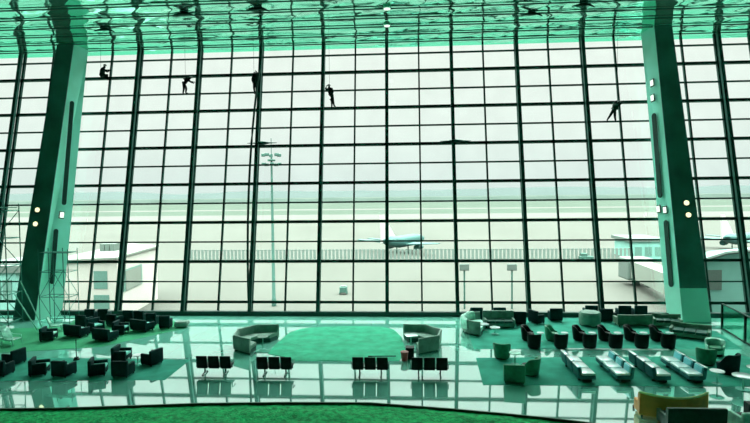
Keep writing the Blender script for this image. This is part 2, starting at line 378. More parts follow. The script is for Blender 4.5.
sheet('carpet_sheet', [(268, 354), (275, 345), (290, 332.5), (302, 329), (313, 327.5), (345, 326.5), (382, 327), (394, 330), (402, 338), (405, 350), (402, 357), (399, 361), (295, 361), (285, 357)], M['tarp'],
      'pale green crumpled protective sheet spread between the two curved booths', 'sheet', .09, 1.2)
edge = [(-60, 413), (0, 411), (60, 410.4), (120, 408.4), (200, 405.6), (290, 404.6), (370, 405), (450, 411), (505, 416), (545, 420), (580, 424), (640, 432)]
sheet('floor_sheet', edge+[(600, 470), (-60, 470)], M['tarp2'], 'bright grass green crumpled sheet along the bottom with a curved edge', 'sheet', .20, .8)
b = MB(); path = []
E_ = [at(x, y) for x, y in edge]
for i, p in enumerate(E_):
    t = (E_[min(i+1, len(E_)-1)]-E_[max(i-1, 0)]).normalized(); path.append((V(p.x, p.y, 0), V(-t.y, t.x, 0)))
b.sweep(path, [(-.08, 0), (.03, 0), (.03, .11), (-.08, .13)])
tag(b.build('kerb', M['kerb']), 'dark curved kerb edging the grass green sheet', 'kerb')
p0, p1 = at(566, 349.6), at(668, 349.6)
tag(MB().box(((p0.x+p1.x)/2, p0.y, .025), (p1.x-p0.x, .22, .05), bev=.01).build('floor_strip', M['whiteseat']), 'pale metal edging strip between the two right carpets', 'edging')

# ================================================================== furniture makers (front faces -y)
def mk_armchair(body, seatm, w=.82, d=.80, h=.80, name='armchair', cat='armchair'):
    def f():
        r = thing(name, 'x', cat)
        MB().box((0, -.04, .27), (w-.26, d-.10, .22), bev=.04).build('seat_frame', body, r, True)
        MB().box((0, -.06, .42), (w-.28, d-.16, .12), bev=.045, seg=3).build('seat_cushion', seatm, r, True)
        MB().box((0, d/2-.09, .07+(h-.07)/2), (w, .17, h-.07), bev=.045, seg=3).build('backrest', body, r, True)
        for s in (-1, 1): MB().box((s*(w/2-.075), -.06, .34), (.14, d-.18, .54), bev=.04, seg=3).build('armrest', body, r, True)
        for sx in (-1, 1):
            for sy in (-1, 1): MB().box((sx*(w/2-.08), sy*(d/2-.09), .08), (.05, .05, .16), taper=1.3).build('leg', M['blackleg'], r)
        return r
    return f
def mk_sofa(body, seatm, w, d=.85, h=.78, seats=2, name='sofa', rim=None, curve=0):
    def f():
        r = thing(name, 'x', 'sofa')
        bow = lambda x: curve*(1-(2*x/w)**2)
        N = 13; xs = [-w/2+w*i/(N-1) for i in range(N)]
        MB().sweep([(V(x, bow(x), 0), V(0, 1, 0)) for x in (xs[1:-1] if True else xs)], [(-d/2+.02, .12), (d/2-.12, .12), (d/2-.12, .32), (-d/2+.02, .32)]).build('base', body, r)
        sw = (w-.32)/seats
        for i in range(seats):
            x = -w/2+.16+sw*(i+.5)
            MB().box((x, -.08+bow(x), .40), (sw-.02, d-.22, .15), bev=.05, seg=3).build('seat_cushion', seatm, r, True)
        hh = [h-.07*math.cos(PI*x/w)*(1 if curve else 0) for x in xs]
        b = MB(); rings = []
        for x, top in zip(xs, hh):
            y = bow(x); pr = [(d/2-.22, .16), (d/2-.02, .10), (d/2+.03, top-.05), (d/2, top), (d/2-.10, top), (d/2-.14, top-.05)]
            rings.append([b.bm.verts.new((x, y+a, z)) for a, z in pr])
        for A, B in zip(rings, rings[1:]):
            for k in range(6): b.bm.faces.new((A[k], A[(k+1) % 6], B[(k+1) % 6], B[k]))
        b.bm.faces.new(rings[0][::-1]); b.bm.faces.new(rings[-1]); bk = b.build('backrest', body, r, True)
        if rim:  # pale tube painted as light catching the top edge of the back
            MB().tube([(x, bow(x)+d/2-.03, top+.02) for x, top in zip(xs, hh)], .045, 8).build('highlight', rim, bk, True)
        for s in (-1, 1): MB().box((s*(w/2-.10), (-.05 if curve <= .3 else .12)+bow(w/2-.1), .34), (.16, d-(.16 if curve <= .3 else .5), .46), bev=.05, seg=3).build('armrest', body, r, True)
        for sx in (-1, 1):
            for sy in (-1, 1): MB().box((sx*(w/2-.15), sy*(d/2-.14), .06), (.06, .06, .12)).build('leg', M['blackleg'], r)
        return r
    return f
def mk_tub(body, seatm, w=.80, h=.84, top=None, flare=1.12, name='tub_chair'):
    def f():
        r = thing(name, 'x', 'tub chair'); R = w/2; N = 19; path = []
        b = MB(); rings = []
        for i in range(N):
            th = D(-38)+D(256)*i/(N-1); c, s_ = math.cos(th), math.sin(th)
            k = max(0, min(1, (s_+.35)/.9)); k = k*k*(3-2*k); hh = .52+(h-.52)*k
            e = lambda rad, z: b.bm.verts.new((c*rad*.97, s_*rad, z))
            rings.append([e(R*.80, .10), e(R*.88, .08), e(R*.96*(1+(flare-1)*k), hh-.03), e(R*.92*(1+(flare-1)*k), hh), e(R*.80*(1+(flare-1)*k), hh), e(R*.76, hh-.05)])
        for A, B in zip(rings, rings[1:]):
            for k in range(6): b.bm.faces.new((A[k], A[(k+1) % 6], B[(k+1) % 6], B[k]))
        b.bm.faces.new(rings[0][::-1]); b.bm.faces.new(rings[-1]); b.build('shell', body, r, True)
        MB().lathe([(R*.5, .12), (R*.78, .13), (R*.8, .30), (R*.76, .33)], (0, -.03, 0), 20).build('seat_base', body, r, True)
        MB().lathe([(R*.6, .325), (R*.76, .335), (R*.79, .40), (R*.72, .455), (R*.3, .47)], (0, -.05, 0), 20).build('seat_cushion', seatm, r, True)
        MB().lathe([(R*.72, 0), (R*.74, .02), (R*.60, .125)], (0, 0, 0), 20).build('plinth', M['blackleg'], r, True)
        return r
    return f
def mk_table(rad=.27, h=.50, topm='whiteseat', sq=False):
    def f():
        r = thing('side_table', 'x', 'side table')
        if sq: MB().box((0, 0, h-.02), (rad*2, rad*2, .04), bev=.012).build('table_top', M[topm], r, True)
        else: MB().lathe([(rad*.95, h-.04), (rad, h-.03), (rad, h-.008), (rad*.97, h)], n=24).build('table_top', M[topm], r, True)
        MB().lathe([(.035, .03), (.028, .1), (.028, h-.05), (.06, h-.035)], n=10).build('stem', M['palesteel'], r, True)
        MB().lathe([(rad*.7, 0), (rad*.7, .015), (.05, .035)], n=20).build('foot', M['steel'], r, True)
        return r
    return f
def mk_beam():
    r = thing('beam_seating', 'x', 'beam seating', group='black three-seat benches on the bright floor')
    MB().box((0, 0, .36), (1.74, .07, .07), bev=.01).build('beam', M['blackleg'], r)
    for s in (-1, 1):
        b = MB(); x = s*.52
        b.box((x, 0, .19), (.06, .06, .32)); b.tube([(x, -.30, .03), (x, -.12, .07), (x, 0, .12), (x, .12, .07), (x, .30, .03)], .03, 8)
        lg = b.build('leg', M['blackleg'], r)
        for q in (-.30, .30): MB().lathe([(.045, 0), (.045, .02), (.02, .03)], (x, q, 0), 10).build('foot_pad', M['blackleg'], lg)
    for i in (-1, 0, 1):
        x = i*.585
        MB().box((x, -.07, .43), (.545, .50, .08), bev=.03, rot=Euler((D(-4), 0, 0))).build('seat', M['black'], r, True)
        MB().box((x, .215, .63), (.535, .085, .66), bev=.035, seg=3, rot=Euler((D(-12), 0, 0))).build('backrest', M['black'], r, True)
    for i in (-1, 1): 
        MB().tube([(i*.885, .12, .36), (i*.885, .14, .60), (i*.885, -.02, .63), (i*.885, -.24, .62), (i*.885, -.26, .58)], .022, 6).build('armrest', M['blackleg'], r)
    return r
def mk_lounge_row():
    r = thing('lounge_row', 'x', 'seating row')
    MB().box((0, 0, .13), (2.84, .50, .10), bev=.02).build('beam', M['blackleg'], r)
    for s in (-1, 1):
        MB().box((s*1.0, 0, .045), (.10, .66, .09), bev=.01).build('leg', M['blackleg'], r)
    for i in (-1, 0, 1):
        x = i*.96
        MB().box((x, -.06, .27), (.88, .80, .18), bev=.03).build('seat_box', M['tealblue'], r, True)
        MB().box((x, -.10, .415), (.84, .72, .12), bev=.04, seg=3).build('seat_cushion', M['whiteseat'], r, True)
        bk = MB().box((x, .38, .48), (.84, .17, .56), bev=.05, seg=3, rot=Euler((D(-8), 0, 0))).build('backrest', M['tealblue'], r, True)
        MB().box((x, .285, .60), (.70, .10, .34), bev=.04, seg=3, rot=Euler((D(-10), 0, 0))).build('back_cushion', M['blueseat'], bk, True)
        MB().box((x, .425, .775), (.80, .15, .03), bev=.012, rot=Euler((D(-8), 0, 0))).build('top_band', M['whiteseat'], bk, True)
    return r
def mk_booth(R, a0, a1, body, seatm, plinth, coverm=None, h=.92, n=9):
    def f():
        r = thing('curved_booth', 'x', 'booth')
        path = [(V(0, 0, 0), V(math.cos(a0+(a1-a0)*i/n), math.sin(a0+(a1-a0)*i/n), 0)) for i in range(n+1)]
        MB().sweep(path, [(R-.86, 0), (R-.10, 0), (R-.10, .24), (R-.86, .24)]).build('plinth', plinth, r)
        MB().sweep(path, [(R-.92, .26), (R-.22, .25), (R-.22, .43), (R-.28, .46), (R-.86, .46), (R-.92, .42)]).build('seat', seatm, r, True)
        bk = MB().sweep(path, [(R-.24, .25), (R-.05, .06), (R, .10), (R+.03, h-.06), (R, h), (R-.08, h), (R-.13, h-.05)]).build('backrest', body, r, True)
        if coverm:
            p2 = path[1:n-1]; from mathutils import noise
            MB().sweep([(p+V(0, 0, .03*math.sin(i*2.1)), d) for i, (p, d) in enumerate(p2)], [(R-.26, .50), (R+.06, .30), (R+.10, h-.05), (R+.03, h+.035), (R-.11, h+.03), (R-.19, h-.05)]).build('dust_cover', coverm, bk, True)
        return r
    return f
# ------------------------------------------------------------------ left seats
AC = mk_armchair(M['teal'], M['lit_seat'])
front_left = [
 (2, 375, 180, 'dark armchair cut by the left edge, back to the camera'),
 (14, 364, -100, 'dark armchair behind the one cut by the left edge, facing left'),
 (40, 374, 112, 'dark armchair turned right, left of the broad back in the left front row'),
 (64.5, 375.5, 172, 'broad dark armchair back just right of the first lit-seated front row chair'),
 (98.5, 374.5, 112, 'dark armchair turned right, next to the last chair of the left front row'),
 (123.5, 375.5, 180, 'dark armchair at the right end of the left front row, back to the camera'),
 (122, 361, 95, 'dark armchair facing right toward the small table at the left'),
 (152, 364, -110, 'dark green armchair facing left, nearest the centre on the left carpet')]
for x, y, a, l in front_left: place('ac', AC, at(x, y), D(a), l, 'armchairs on the front left carpet')
place('st', mk_table(.26, .48), at(138, 364), 0, 'small pale side table between two facing armchairs on the left carpet')
LS = mk_sofa(M['teal'], M['lit_seat'], 1.35, name='loveseat')
back_left = [
 (84.5, 326, 168, 'dark armchair behind the left loveseat, near the left pillar'),
 (92, 320.5, 180, 'dark chair against the window, leftmost of the window row at the left'),
 (96, 331, 60, 'dark armchair with lit teal seat between the two front loveseats'),
 (105, 320.5, 182, 'dark chair second along the window row at the left'),
 (115, 325, 165, 'dark armchair in the middle of the crowd behind the lit teal seat'),
 (121, 333.5, 95, 'dark armchair with lit teal seat right of the second loveseat'),
 (130, 322, 180, 'dark chair third along the window row at the left'),
 (141, 322.5, 176, 'dark chair fourth along the window row at the left'),
 (153, 325, 180, 'dark chair next to last in the window row at the left'),
 (166, 328, 184, 'dark upright chair at the right end of the rear left crowd')]
UC = mk_armchair(M['teal'], M['lit_seat'], .70, .66, .86)
for x, y, a, l in back_left: place('uc' if 170 < a < 190 else 'ac', UC if 170 < a < 190 else AC, at(x, y), D(a), l, 'armchairs crowded on the rear left carpet')
for x, y, a, l in [(77.5, 336, 164, 'dark loveseat nearest the left pillar in the rear left crowd'), (106, 340, 162, 'dark loveseat standing foremost in the rear left crowd'), (143, 330.5, 160, 'dark loveseat at the right of the rear left crowd')]:
    place('ls', LS, at(x, y), D(a), l, 'loveseats in the rear left crowd')
WC_ = mk_armchair(M['teal'], M['white'])
place('wc', WC_, at(49, 340), D(105), 'dark armchair with white covered seat at the left end of the rear crowd')
def mk_deck(m):
    def f():
        r = thing('lounge_chair', 'x', 'lounge chair')
        MB().box((0, -.05, .36), (.6, .62, .08), bev=.03).build('seat', m, r, True)
        b = MB(); b.box((0, .36, .66), (.6, .07, .62), bev=.025, rot=Euler((D(-22), 0, 0))); b.build('backrest', m, r, True)
        for s in (-1, 1):
            MB().tube([(s*.32, -.38, .02), (s*.32, -.34, .55), (s*.32, .25, .58), (s*.32, .42, .02)], .022, 8).build('leg', M['palesteel'], r, True)
        return r
    return f
place('dk', mk_deck(M['cover']), at(56, 331), D(118), 'white covered lounge chair leaning back beside the left pillar scaffold', 'white lounge chairs at the left')
place('dk', None, at(4, 343), D(60), 'white lounge chair at the far left edge below the tall scaffold', 'white lounge chairs at the left')
place('dk', None, at(12, 345), D(85), 'white lounge chair second from the left edge below the tall scaffold', 'white lounge chairs at the left')
def mk_pouf():
    r = thing('pouf', 'x', 'pouf')
    MB().box((0, 0, .22), (.9, .7, .36), bev=.14, seg=4).build('cushion', M['booth'], r, True)
    MB().box((0, 0, .02), (.6, .45, .04)).build('plinth', M['blackleg'], r); return r
place('pf', mk_pouf, at(182, 327), D(10), 'low grey-green pouf at the tip of the rear left carpet')
r = thing('stanchion', 'thin dark stanchion post between the rear and front left carpets', 'stanchion', at(76.5, 360)+V(0, 0, .012))
MB().lathe([(.16, 0), (.16, .03), (.13, .06), (.03, .08)], n=20).build('foot', M['black'], r, True)
MB().box((0, 0, .10), (.17, .17, .12), bev=.02).build('weight', M['black'], r)
MB().lathe([(.02, .05), (.02, 1.05), (.035, 1.06), (.035, 1.10)], n=10).build('post', M['blackleg'], r, True)
# ------------------------------------------------------------------ centre
for x, y, l in [(215.5, 373.5, 'black three-seat bench nearest the left booth, leftmost of the four'), (275.5, 374.5, 'black three-seat bench at the left front corner of the crumpled sheet, second from left'),
                (370.5, 375, 'black three-seat bench at the right front of the crumpled sheet, third from left'), (429.5, 375.5, 'black three-seat bench below the right booth, rightmost of the four')]:
    place('beam', mk_beam, at(x, y), PI, l, 'black three-seat benches on the bright floor')
place('boothL', mk_booth(1.65, D(68), D(262), M['booth'], M['booth'], M['booth_d'], None, .88, 4), at(262, 346), 0, 'grey-green curved booth left of the crumpled sheet, opening right')
place('boothR', mk_booth(1.65, D(112), D(-82), M['booth'], M['booth'], M['booth_d'], None, .88, 4), at(414, 346), 0, 'grey-green curved booth right of the crumpled sheet, opening left')
place('bl_t', mk_table(.30, .72, 'booth'), at(263, 349), 0, 'thin-stemmed table in front of the left curved booth')
place('br_t', mk_table(.34, .74, 'whiteseat', True), at(411, 347.5), D(15), 'square dark-stemmed table in front of the right curved booth')
b = thing('carton', 'black squat box on the floor at the near end of the right booth', 'box', at(410, 357.5))
MB().box((0, 0, .27), (.42, .46, .54), bev=.02).build('body', M['black'], b); MB().box((0, 0, .56), (.46, .50, .05), bev=.015).build('lid', M['black'], b)
b = thing('waste_bin', 'small red bin at the right edge of the crumpled sheet', 'bin', at(404.5, 360.5))
MB().lathe([(.15, 0), (.16, .02), (.20, .42), (.205, .44)], n=20).build('body', M['red'], b, True); MB().lathe([(.21, .44), (.21, .47), (.15, .50)], n=20).build('lid', M['red'], b, True)
r = thing('vacuum_wand', 'dark thin pole lying on the floor beside the red bin', 'pole', (0, 0, 0))
a, c = at(370, 358.5), at(396, 358.3); MB().tube([V(a.x, a.y, .12), V(c.x, c.y, .12)], .03, 8).build('shaft', M['blackleg'], r)
MB().box((a.x, a.y, .12), (.22, .10, .05), bev=.01).build('head', M['black'], r)
# ------------------------------------------------------------------ right: rear
HC = mk_armchair(M['teal'], M['lit_seat'], .84, .74, .88)
for x, y, l in [(476, 319.5, 'dark chair against the window behind the pale covered booth'), (499, 319.5, 'dark chair against the window behind the long grey sofa'),
                (555, 320.5, 'dark chair against the window left of the covered round drum'), (590, 317.3, 'dark chair hard by the window just behind the covered round drum'),
                (605, 321, 'dark chair by the window just right of the covered round drum'), (623, 317.6, 'left of two dark chair backs behind the brown curved sofa'), (639, 317.6, 'right of two dark chair backs behind the brown curved sofa')]:
    place('hc', HC, at(x, y), PI, l, 'dark chairs along the window at the right')
place('hc', HC, at(536.5, 323), D(120), 'dark armchair turned right toward its lit seat, right of the long grey sofa', 'dark chairs along the window at the right')
place('hc', HC, at(519, 324), D(175), 'dark chair squeezed at the right end of the long grey sofa', 'dark chairs along the window at the right')
place('boothP', mk_booth(1.45, D(95), D(250), M['booth'], M['white'], M['booth_d'], M['cover'], .9), at(485, 331), 0, 'curved booth under pale plastic at the left corner of the right carpet')
place('gs', mk_sofa(M['booth'], M['booth_d'], 2.0, .85, .98, 3), at(499, 327), 0, 'long grey high-backed sofa facing the camera beside the pale covered booth')
place('lt', mk_table(.32, .42), at(484, 330.5), 0, 'left of two low white tables in front of the long grey sofa', 'low white tables at the grey sofa')
place('lt', None, at(495, 334), 0, 'right of two low white tables in front of the long grey sofa', 'low white tables at the grey sofa')
r = thing('covered_drum', 'round grey-green drum-shaped seat under plastic near the window', 'drum seat', at(590, 325.5)+V(0, 0, .012))
MB().lathe([(.60, 0), (.63, .05), (.64, .40)], n=32).build('body', M['booth_d'], r, True)
b = MB(); N = 40; rings = []
for rad, z in ((.66, .12), (.67, .5), (.66, .80), (.58, .90), (.2, .92)):
    rings.append([b.bm.verts.new(((rad+.025*math.sin(7*2*PI*k/N+z*3))*math.cos(2*PI*k/N), (rad+.025*math.sin(7*2*PI*k/N+z*3))*math.sin(2*PI*k/N), z+(.05*math.sin(5*2*PI*k/N) if z < .2 else 0))) for k in range(N)])
for A, B in zip(rings, rings[1:]):
    for k in range(N): b.bm.faces.new((A[k], A[(k+1) % N], B[(k+1) % N], B[k]))
b.bm.faces.new(rings[-1]); b.build('dust_cover', M['booth'], r, True)
place('cs', mk_sofa(M['brown'], M['brown'], 2.15, .9, .80, 3, 'curved_sofa', None, -.18), at(632, 325.5), D(180), 'rounded brown-green sofa below the two window chairs at the right')
place('cs2', mk_sofa(M['brown'], M['booth_d'], 1.7, .9, .78, 3, 'curved_sofa', None, .12), at(667, 327), D(-14), 'brown-green sofa in the middle of the curved group by the right pillar')
place('cs3', mk_sofa(M['brown'], M['booth_d'], 2.1, 1.1, .78, 3, 'curved_sofa', None, .15), at(690, 338), D(-32), 'brown-green sofa at the foot of the right pillar, facing lower left')
TB = mk_tub(M['black'], M['black'])
ORD = ['first', 'second', 'third', 'fourth', 'fifth', 'sixth']
for i, (bx_, fx) in enumerate([(528, 534), (552, 560.7), (579.5, 589.5), (605, 615.5), (631, 641.5), (657, 668)]):
    o = ORD[i]
    place('gtb' if i == 1 else 'tub', mk_tub(M['green'], M['cover'], .80, .84) if i == 1 else TB, at(bx_, 340.5), D(62), ('dull green' if i == 1 else 'black')+' tub chair behind the table of the %s pair from the left, facing right' % o, 'tub chairs in pairs on the right carpet')
    place('tub', TB, at(fx, 348), D(178), 'black tub chair with its back to the camera in the %s pair from the left' % o, 'tub chairs in pairs on the right carpet')
    place('pt', mk_table(.21, .52), at(bx_+12.5, 341.5), 0, 'small white table within the %s tub chair pair from the left' % o, 'small white tables of the tub chair pairs')
# ------------------------------------------------------------------ right: front rows of three seats
for i, (x, y, a, l) in enumerate([(577.5, 373.5, 90, 'three-seat row with blue-grey backs toward the camera left, leftmost of four'), (614, 373.5, -90, 'three-seat row with white seats to the left, second of four'),
                              (648.5, 374, 90, 'three-seat row with blue-grey backs toward the left, third of four'), (682.5, 374, -90, 'three-seat row with white seats and blue backs, rightmost of four')]):
    place('lr', mk_lounge_row, at(x, y), D(a), l, 'three-seat lounge rows on the right carpet').scale = (.94, .86, .95)
GT = mk_tub(M['green'], M['cover'], .95, .86)
place('gt', GT, at(502, 358), D(165), 'dull green tub chair at the left of the front right carpet, back to the camera')
place('gt2', mk_tub(M['green'], M['black'], .95, .86), at(530, 374.5), D(-130), 'dull green tub chair with a black cushion, facing left toward the small table')
place('gt3', mk_armchair(M['green'], M['cover'], .95, .85, .86), at(514, 381), D(172), 'green square armchair at the front edge of the right carpet, nearest the camera')
place('gtt', mk_table(.30, .60, 'cover'), at(515, 364.5), 0, 'thin-stemmed pale table among the three green chairs')
place('gt', GT, at(706, 364), D(150), 'dull green tub chair right of the white seating rows, back to the camera')
place('tub9', mk_tub(M['teal'], M['black'], 1.05, .98, flare=1.05), at(727.5, 373), D(-150), 'big dark tub chair with rounded back near the right edge')
place('gt4', mk_tub(M['cover'], M['green'], .95, .80), at(715, 355), D(-25), 'pale plastic covered tub chair behind the green one at the right')
place('rt', mk_table(.30, .60), at(717, 384), 0, 'small white table at the near end of the rightmost white seating row')
place('rt2', mk_table(.42, .62), at(743, 389.5), 0, 'round white table near the right edge in front of the big dark tub chair')
place('rt3', mk_table(.34, .6), at(755, 380), 0, 'white table cut by the right edge beside the big dark tub chair')
# ------------------------------------------------------------------ bottom right
place('ys', mk_sofa(M['yellow'], M['yellow'], 2.55, 1.0, .95, 3, 'sofa', M['yellow_rim'], .42), at(667, 412), PI, 'olive yellow sofa with a dipping back and pale piping at bottom right')
place('ds', mk_sofa(M['dleather'], M['dleather'], 2.05, .95, .92, 3), at(690, 428), PI, 'dark leather sofa in front of the olive yellow one')
place('es', mk_armchair(M['cover'], M['black'], 1.3, .95, .8), at(752, 430), D(185), 'pale covered armchair cut by the bottom right corner')
r = thing('speaker_box', 'black upright box at the right edge behind the pale covered armchair', 'box', at(752, 416.5)); 
MB().box((0, 0, .27), (.44, .34, .54), bev=.02).build('body', M['black'], r); MB().box((0, -.18, .28), (.36, .02, .40), bev=.005).build('grille', M['blackleg'], r)
# ------------------------------------------------------------------ glass balustrade at right
r = thing('balustrade', 'green glass balustrade with dark frame right of the right pillar', 'balustrade')
p0, p1, p2 = at(722, 329), at(745, 343), at(769, 357)
H0 = 1.6
for a, c in ((p0, p1), (p1, p2)):
    u = (c-a).normalized(); nn = V(-u.y, u.x, 0)*.012
    MB().hexa([a+V(0, 0, .1)-nn, c+V(0, 0, .1)-nn, c+V(0, 0, .1)+nn, a+V(0, 0, .1)+nn], [a+V(0, 0, H0)-nn, c+V(0, 0, H0)-nn, c+V(0, 0, H0)+nn, a+V(0, 0, H0)+nn]).build('glass_panel', FENCE_GLASS, r)
MB().tube([p0+V(0, 0, H0), p1+V(0, 0, H0), p2+V(0, 0, H0)], .05, 8).build('handrail', M['frame'], r)
MB().tube([p0+V(0, 0, .06), p1+V(0, 0, .06), p2+V(0, 0, .06)], .05, 8).build('bottom_rail', M['frame'], r)
for p in (p0, p1, p2): MB().box((p.x, p.y, H0/2), (.10, .10, H0)).build('post', M['frame'], r)
# ------------------------------------------------------------------ scaffolds at left
def scaffold(name, c, wx, wy, h, nx, lift, label, r=.028):
    t = thing(name, label, 'scaffold', c+V(0, 0, .012))
    X = [-wx/2+wx*i/nx for i in range(nx+1)]
    for x in X:
        for y in (-wy/2, wy/2): MB().tube([(x, y, 0), (x, y, h)], r, 6).build('upright', M['steel'], t)
    z = .25
    k = 0
    while z < h:
        b = MB()
        for y in (-wy/2, wy/2): b.tube([(X[0], y, z), (X[-1], y, z)], r*.9, 6)
        for x in X: b.tube([(x, -wy/2, z), (x, wy/2, z)], r*.9, 6)
        b.build('ledger', M['steel'], t)
        if z+lift < h+.1:
            for i in range(nx):
                for y in (-wy/2, wy/2):
                    MB().tube([(X[i], y, z), (X[i+1], y, z+lift)] if (i+k) % 2 else [(X[i+1], y, z), (X[i], y, z+lift)], r*.7, 6).build('brace', M['steel'], t)
        z += lift; k += 1
    MB().box((0, 0, h-.25), (wx, wy*.8, .05)).build('deck_board', M['steel'], t)
    return t
scaffold('scaffold', at(4, 324), 1.7, 1.3, 8.3, 1, 1.9, 'tall narrow scaffold tower at the left edge', .035)
scaffold('scaffold', at(60, 324), 2.1, 1.0, 5.2, 2, 1.7, 'two-bay scaffold in front of the left pillar base', .024)
for (a, bb, za, zb, l) in (((44, 331), (22, 329), .05, 3.2, 'upper of two pale poles leaning near the left pillar base'), ((40, 335), (16, 333), .05, 2.5, 'lower of two pale poles leaning by the left scaffold')):
    q0, q1 = at(*a), at(*bb); tag(MB().tube([V(q0.x, q0.y, za), V(q1.x, q1.y, zb)], .035, 8).build('leaning_pole', M['palesteel']), l, 'pole')

# ------------------------------------------------------------------ wall and ceiling fixtures
for x, y, l in ((262, 143, 'dark wing-shaped bracket on the bowed mullion left of centre'), (455.5, 141, 'dark wing-shaped bracket on the thick mullion right of centre')):
    p = onwall(x, y, .75); r = thing('wall_bracket', l, 'bracket', p)
    b = MB(); pts = [(-1.15, 0, 0), (-.6, 0, .07), (-.25, 0, .16), (0, 0, .2), (.25, 0, .16), (.6, 0, .07), (1.15, 0, 0)]
    b.tube([V(x_, 0, 0) for x_, _, _ in pts], [.02, .05, .12, .15, .12, .05, .02], 8).build('wing', M['frame'], r, True)
    MB().box((0, .14, 0), (.2, .30, .24), bev=.03).build('mount', M['frame'], r)
for x, y, lit, l in ((104, 29, 0, 'dark drooping ceiling fitting nearest the left pillar'), (184, 13, 0, 'dark drooping ceiling fitting second from the left pillar'), (258, 8, 0, 'dark ceiling fitting above the bowed mullion'),
                     (387, 9, 1, 'bright ceiling spotlight at top centre, nearer the camera'), (387, 26, 1, 'bright ceiling spotlight at top centre, nearer the window'), (532, 13, 0, 'dark ceiling fitting right of the centre spotlights'), (584, 4, 0, 'dark ceiling fitting nearest the right pillar')):
    p = at(x, y, CEIL-.12); r = thing('ceiling_fitting', l, 'ceiling fitting', (p.x, p.y, CEIL))
    MB().lathe([(.22, -.10), (.26, -.06), (.26, 0)], n=20).build('rose', M['frame'] if not lit else M['palesteel'], r, True)
    if lit: MB().lathe([(.08, -.17), (.2, -.14), (.22, -.10)], n=20).build('lamp_lens', M['lampw'], r, True)
    else: MB().tube([(-.75, 0, -.24), (-.3, 0, -.16), (0, 0, -.13), (.35, 0, -.17), (.7, .1, -.30)], [.03, .08, .11, .08, .03], 8).build('arm', M['frame'], r, True)

# ------------------------------------------------------------------ window cleaners
def person(label, P, joints, face, ropeto=None, scale=1.0):
    """joints: dict in (right, up, toward-hall) metres from P"""
    names = ['pelvis', 'chest', 'neck', 'head', 'shL', 'elL', 'haL', 'shR', 'elR', 'haR', 'hipL', 'knL', 'anL', 'toL', 'hipR', 'knR', 'anR', 'toR']
    rad = dict(pelvis=.16, chest=.17, neck=.065, head=.105, shL=.085, elL=.055, haL=.038, shR=.085, elR=.055, haR=.038, hipL=.105, knL=.075, anL=.05, toL=.04, hipR=.105, knR=.075, anR=.05, toR=.04)
    E = [('pelvis', 'chest'), ('chest', 'neck'), ('neck', 'head'), ('chest', 'shL'), ('shL', 'elL'), ('elL', 'haL'), ('chest', 'shR'), ('shR', 'elR'), ('elR', 'haR'), ('pelvis', 'hipL'), ('hipL', 'knL'), ('knL', 'anL'), ('anL', 'toL'), ('pelvis', 'hipR'), ('hipR', 'knR'), ('knR', 'anR'), ('anR', 'toR')]
    me = bpy.data.meshes.new('tmp'); J = {k: V(joints[k][0], -joints[k][2], joints[k][1])*scale for k in names}
    me.from_pydata([J[k] for k in names], [(names.index(a), names.index(c)) for a, c in E], [])
    to = bpy.data.objects.new('tmp', me); C.objects.link(to)
    to.modifiers.new('s', 'SKIN'); sm = to.modifiers.new('d', 'SUBSURF'); sm.levels = 2; sm.render_levels = 2
    for v, k in zip(me.skin_vertices[0].data, names): v.radius = (rad[k]*1.22*scale, rad[k]*1.22*scale)
    me.skin_vertices[0].data[0].use_root = True
    dg = bpy.context.evaluated_depsgraph_get(); ev = to.evaluated_get(dg); m2 = bpy.data.meshes.new_from_object(ev)
    bpy.data.objects.remove(to)
    b = MB(); b.bm.from_mesh(m2); bpy.data.meshes.remove(m2)
    for s in 'LR':                       # five fingers on each hand, rooted in the palm
        d = (J['ha'+s]-J['el'+s]).normalized(); sd = d.cross(V(0, 1, 0)); sd = sd.normalized() if sd.length > .1 else V(1, 0, 0); cu = sd.cross(d)
        for i, ln in enumerate((.075, .085, .08, .065)):
            q = J['ha'+s]+sd*(.018*(i-1.5)*1.3)*scale+d*.02; b.tube([q, q+d*ln*.55*scale, q+d*ln*.9*scale+cu*.035*scale], [.011, .010, .007], 6)
        q = J['ha'+s]+sd*.03*scale; b.tube([q, q+sd*.035*scale+d*.02, q+sd*.04*scale+d*.055*scale], [.013, .012, .008], 6)
    fd = V(face[0], -face[1], 0).normalized(); hd = J['head']; up = (J['head']-J['neck']).normalized(); sdv = fd.cross(up)
    b.tube([hd+fd*.09*scale+up*.03, hd+fd*.135*scale-up*.005], [.012, .018], 6)          # nose
    for s in (-1, 1): b.tube([hd+sdv*s*.10*scale+up*.03, hd+sdv*s*.115*scale-up*.03], [.016, .012], 6)   # ears
    o = b.build('person', M['backlit'], None, True, P); tag(o, label, 'person', 'window cleaners high on the glass wall')
    hb = MB(); hb.lathe([(.135, .02), (.13, .03), (.122, .07), (.09, .12), (.03, .14)], n=16).build('helmet', M['helmet'], o, True, hd*1.0)
    wb = MB(); wb.lathe([(.165, -.04), (.18, -.03), (.18, .04), (.165, .05)], n=16).build('harness', M['blackleg'], o, True, J['pelvis'].lerp(J['chest'], .25))
    return o
def tri(v): return WD+v
ts = 'on the glass wall'
J_crouch = dict(pelvis=(-.18, .28, 0), chest=(-.06, .70, .05), neck=(.06, .90, .05), head=(.14, 1.05, .05), shL=(-.12, .82, -.15), elL=(.18, .62, -.18), haL=(.42, .72, -.15), shR=(.0, .80, .2), elR=(.28, .66, .2), haR=(.56, .70, .1),
                hipL=(-.15, .25, -.12), knL=(.22, .42, -.18), anL=(.12, .05, -.16), toL=(.32, .02, -.16), hipR=(-.15, .25, .14), knR=(.24, .36, .2), anR=(.05, .05, .18), toR=(.26, .02, .2))
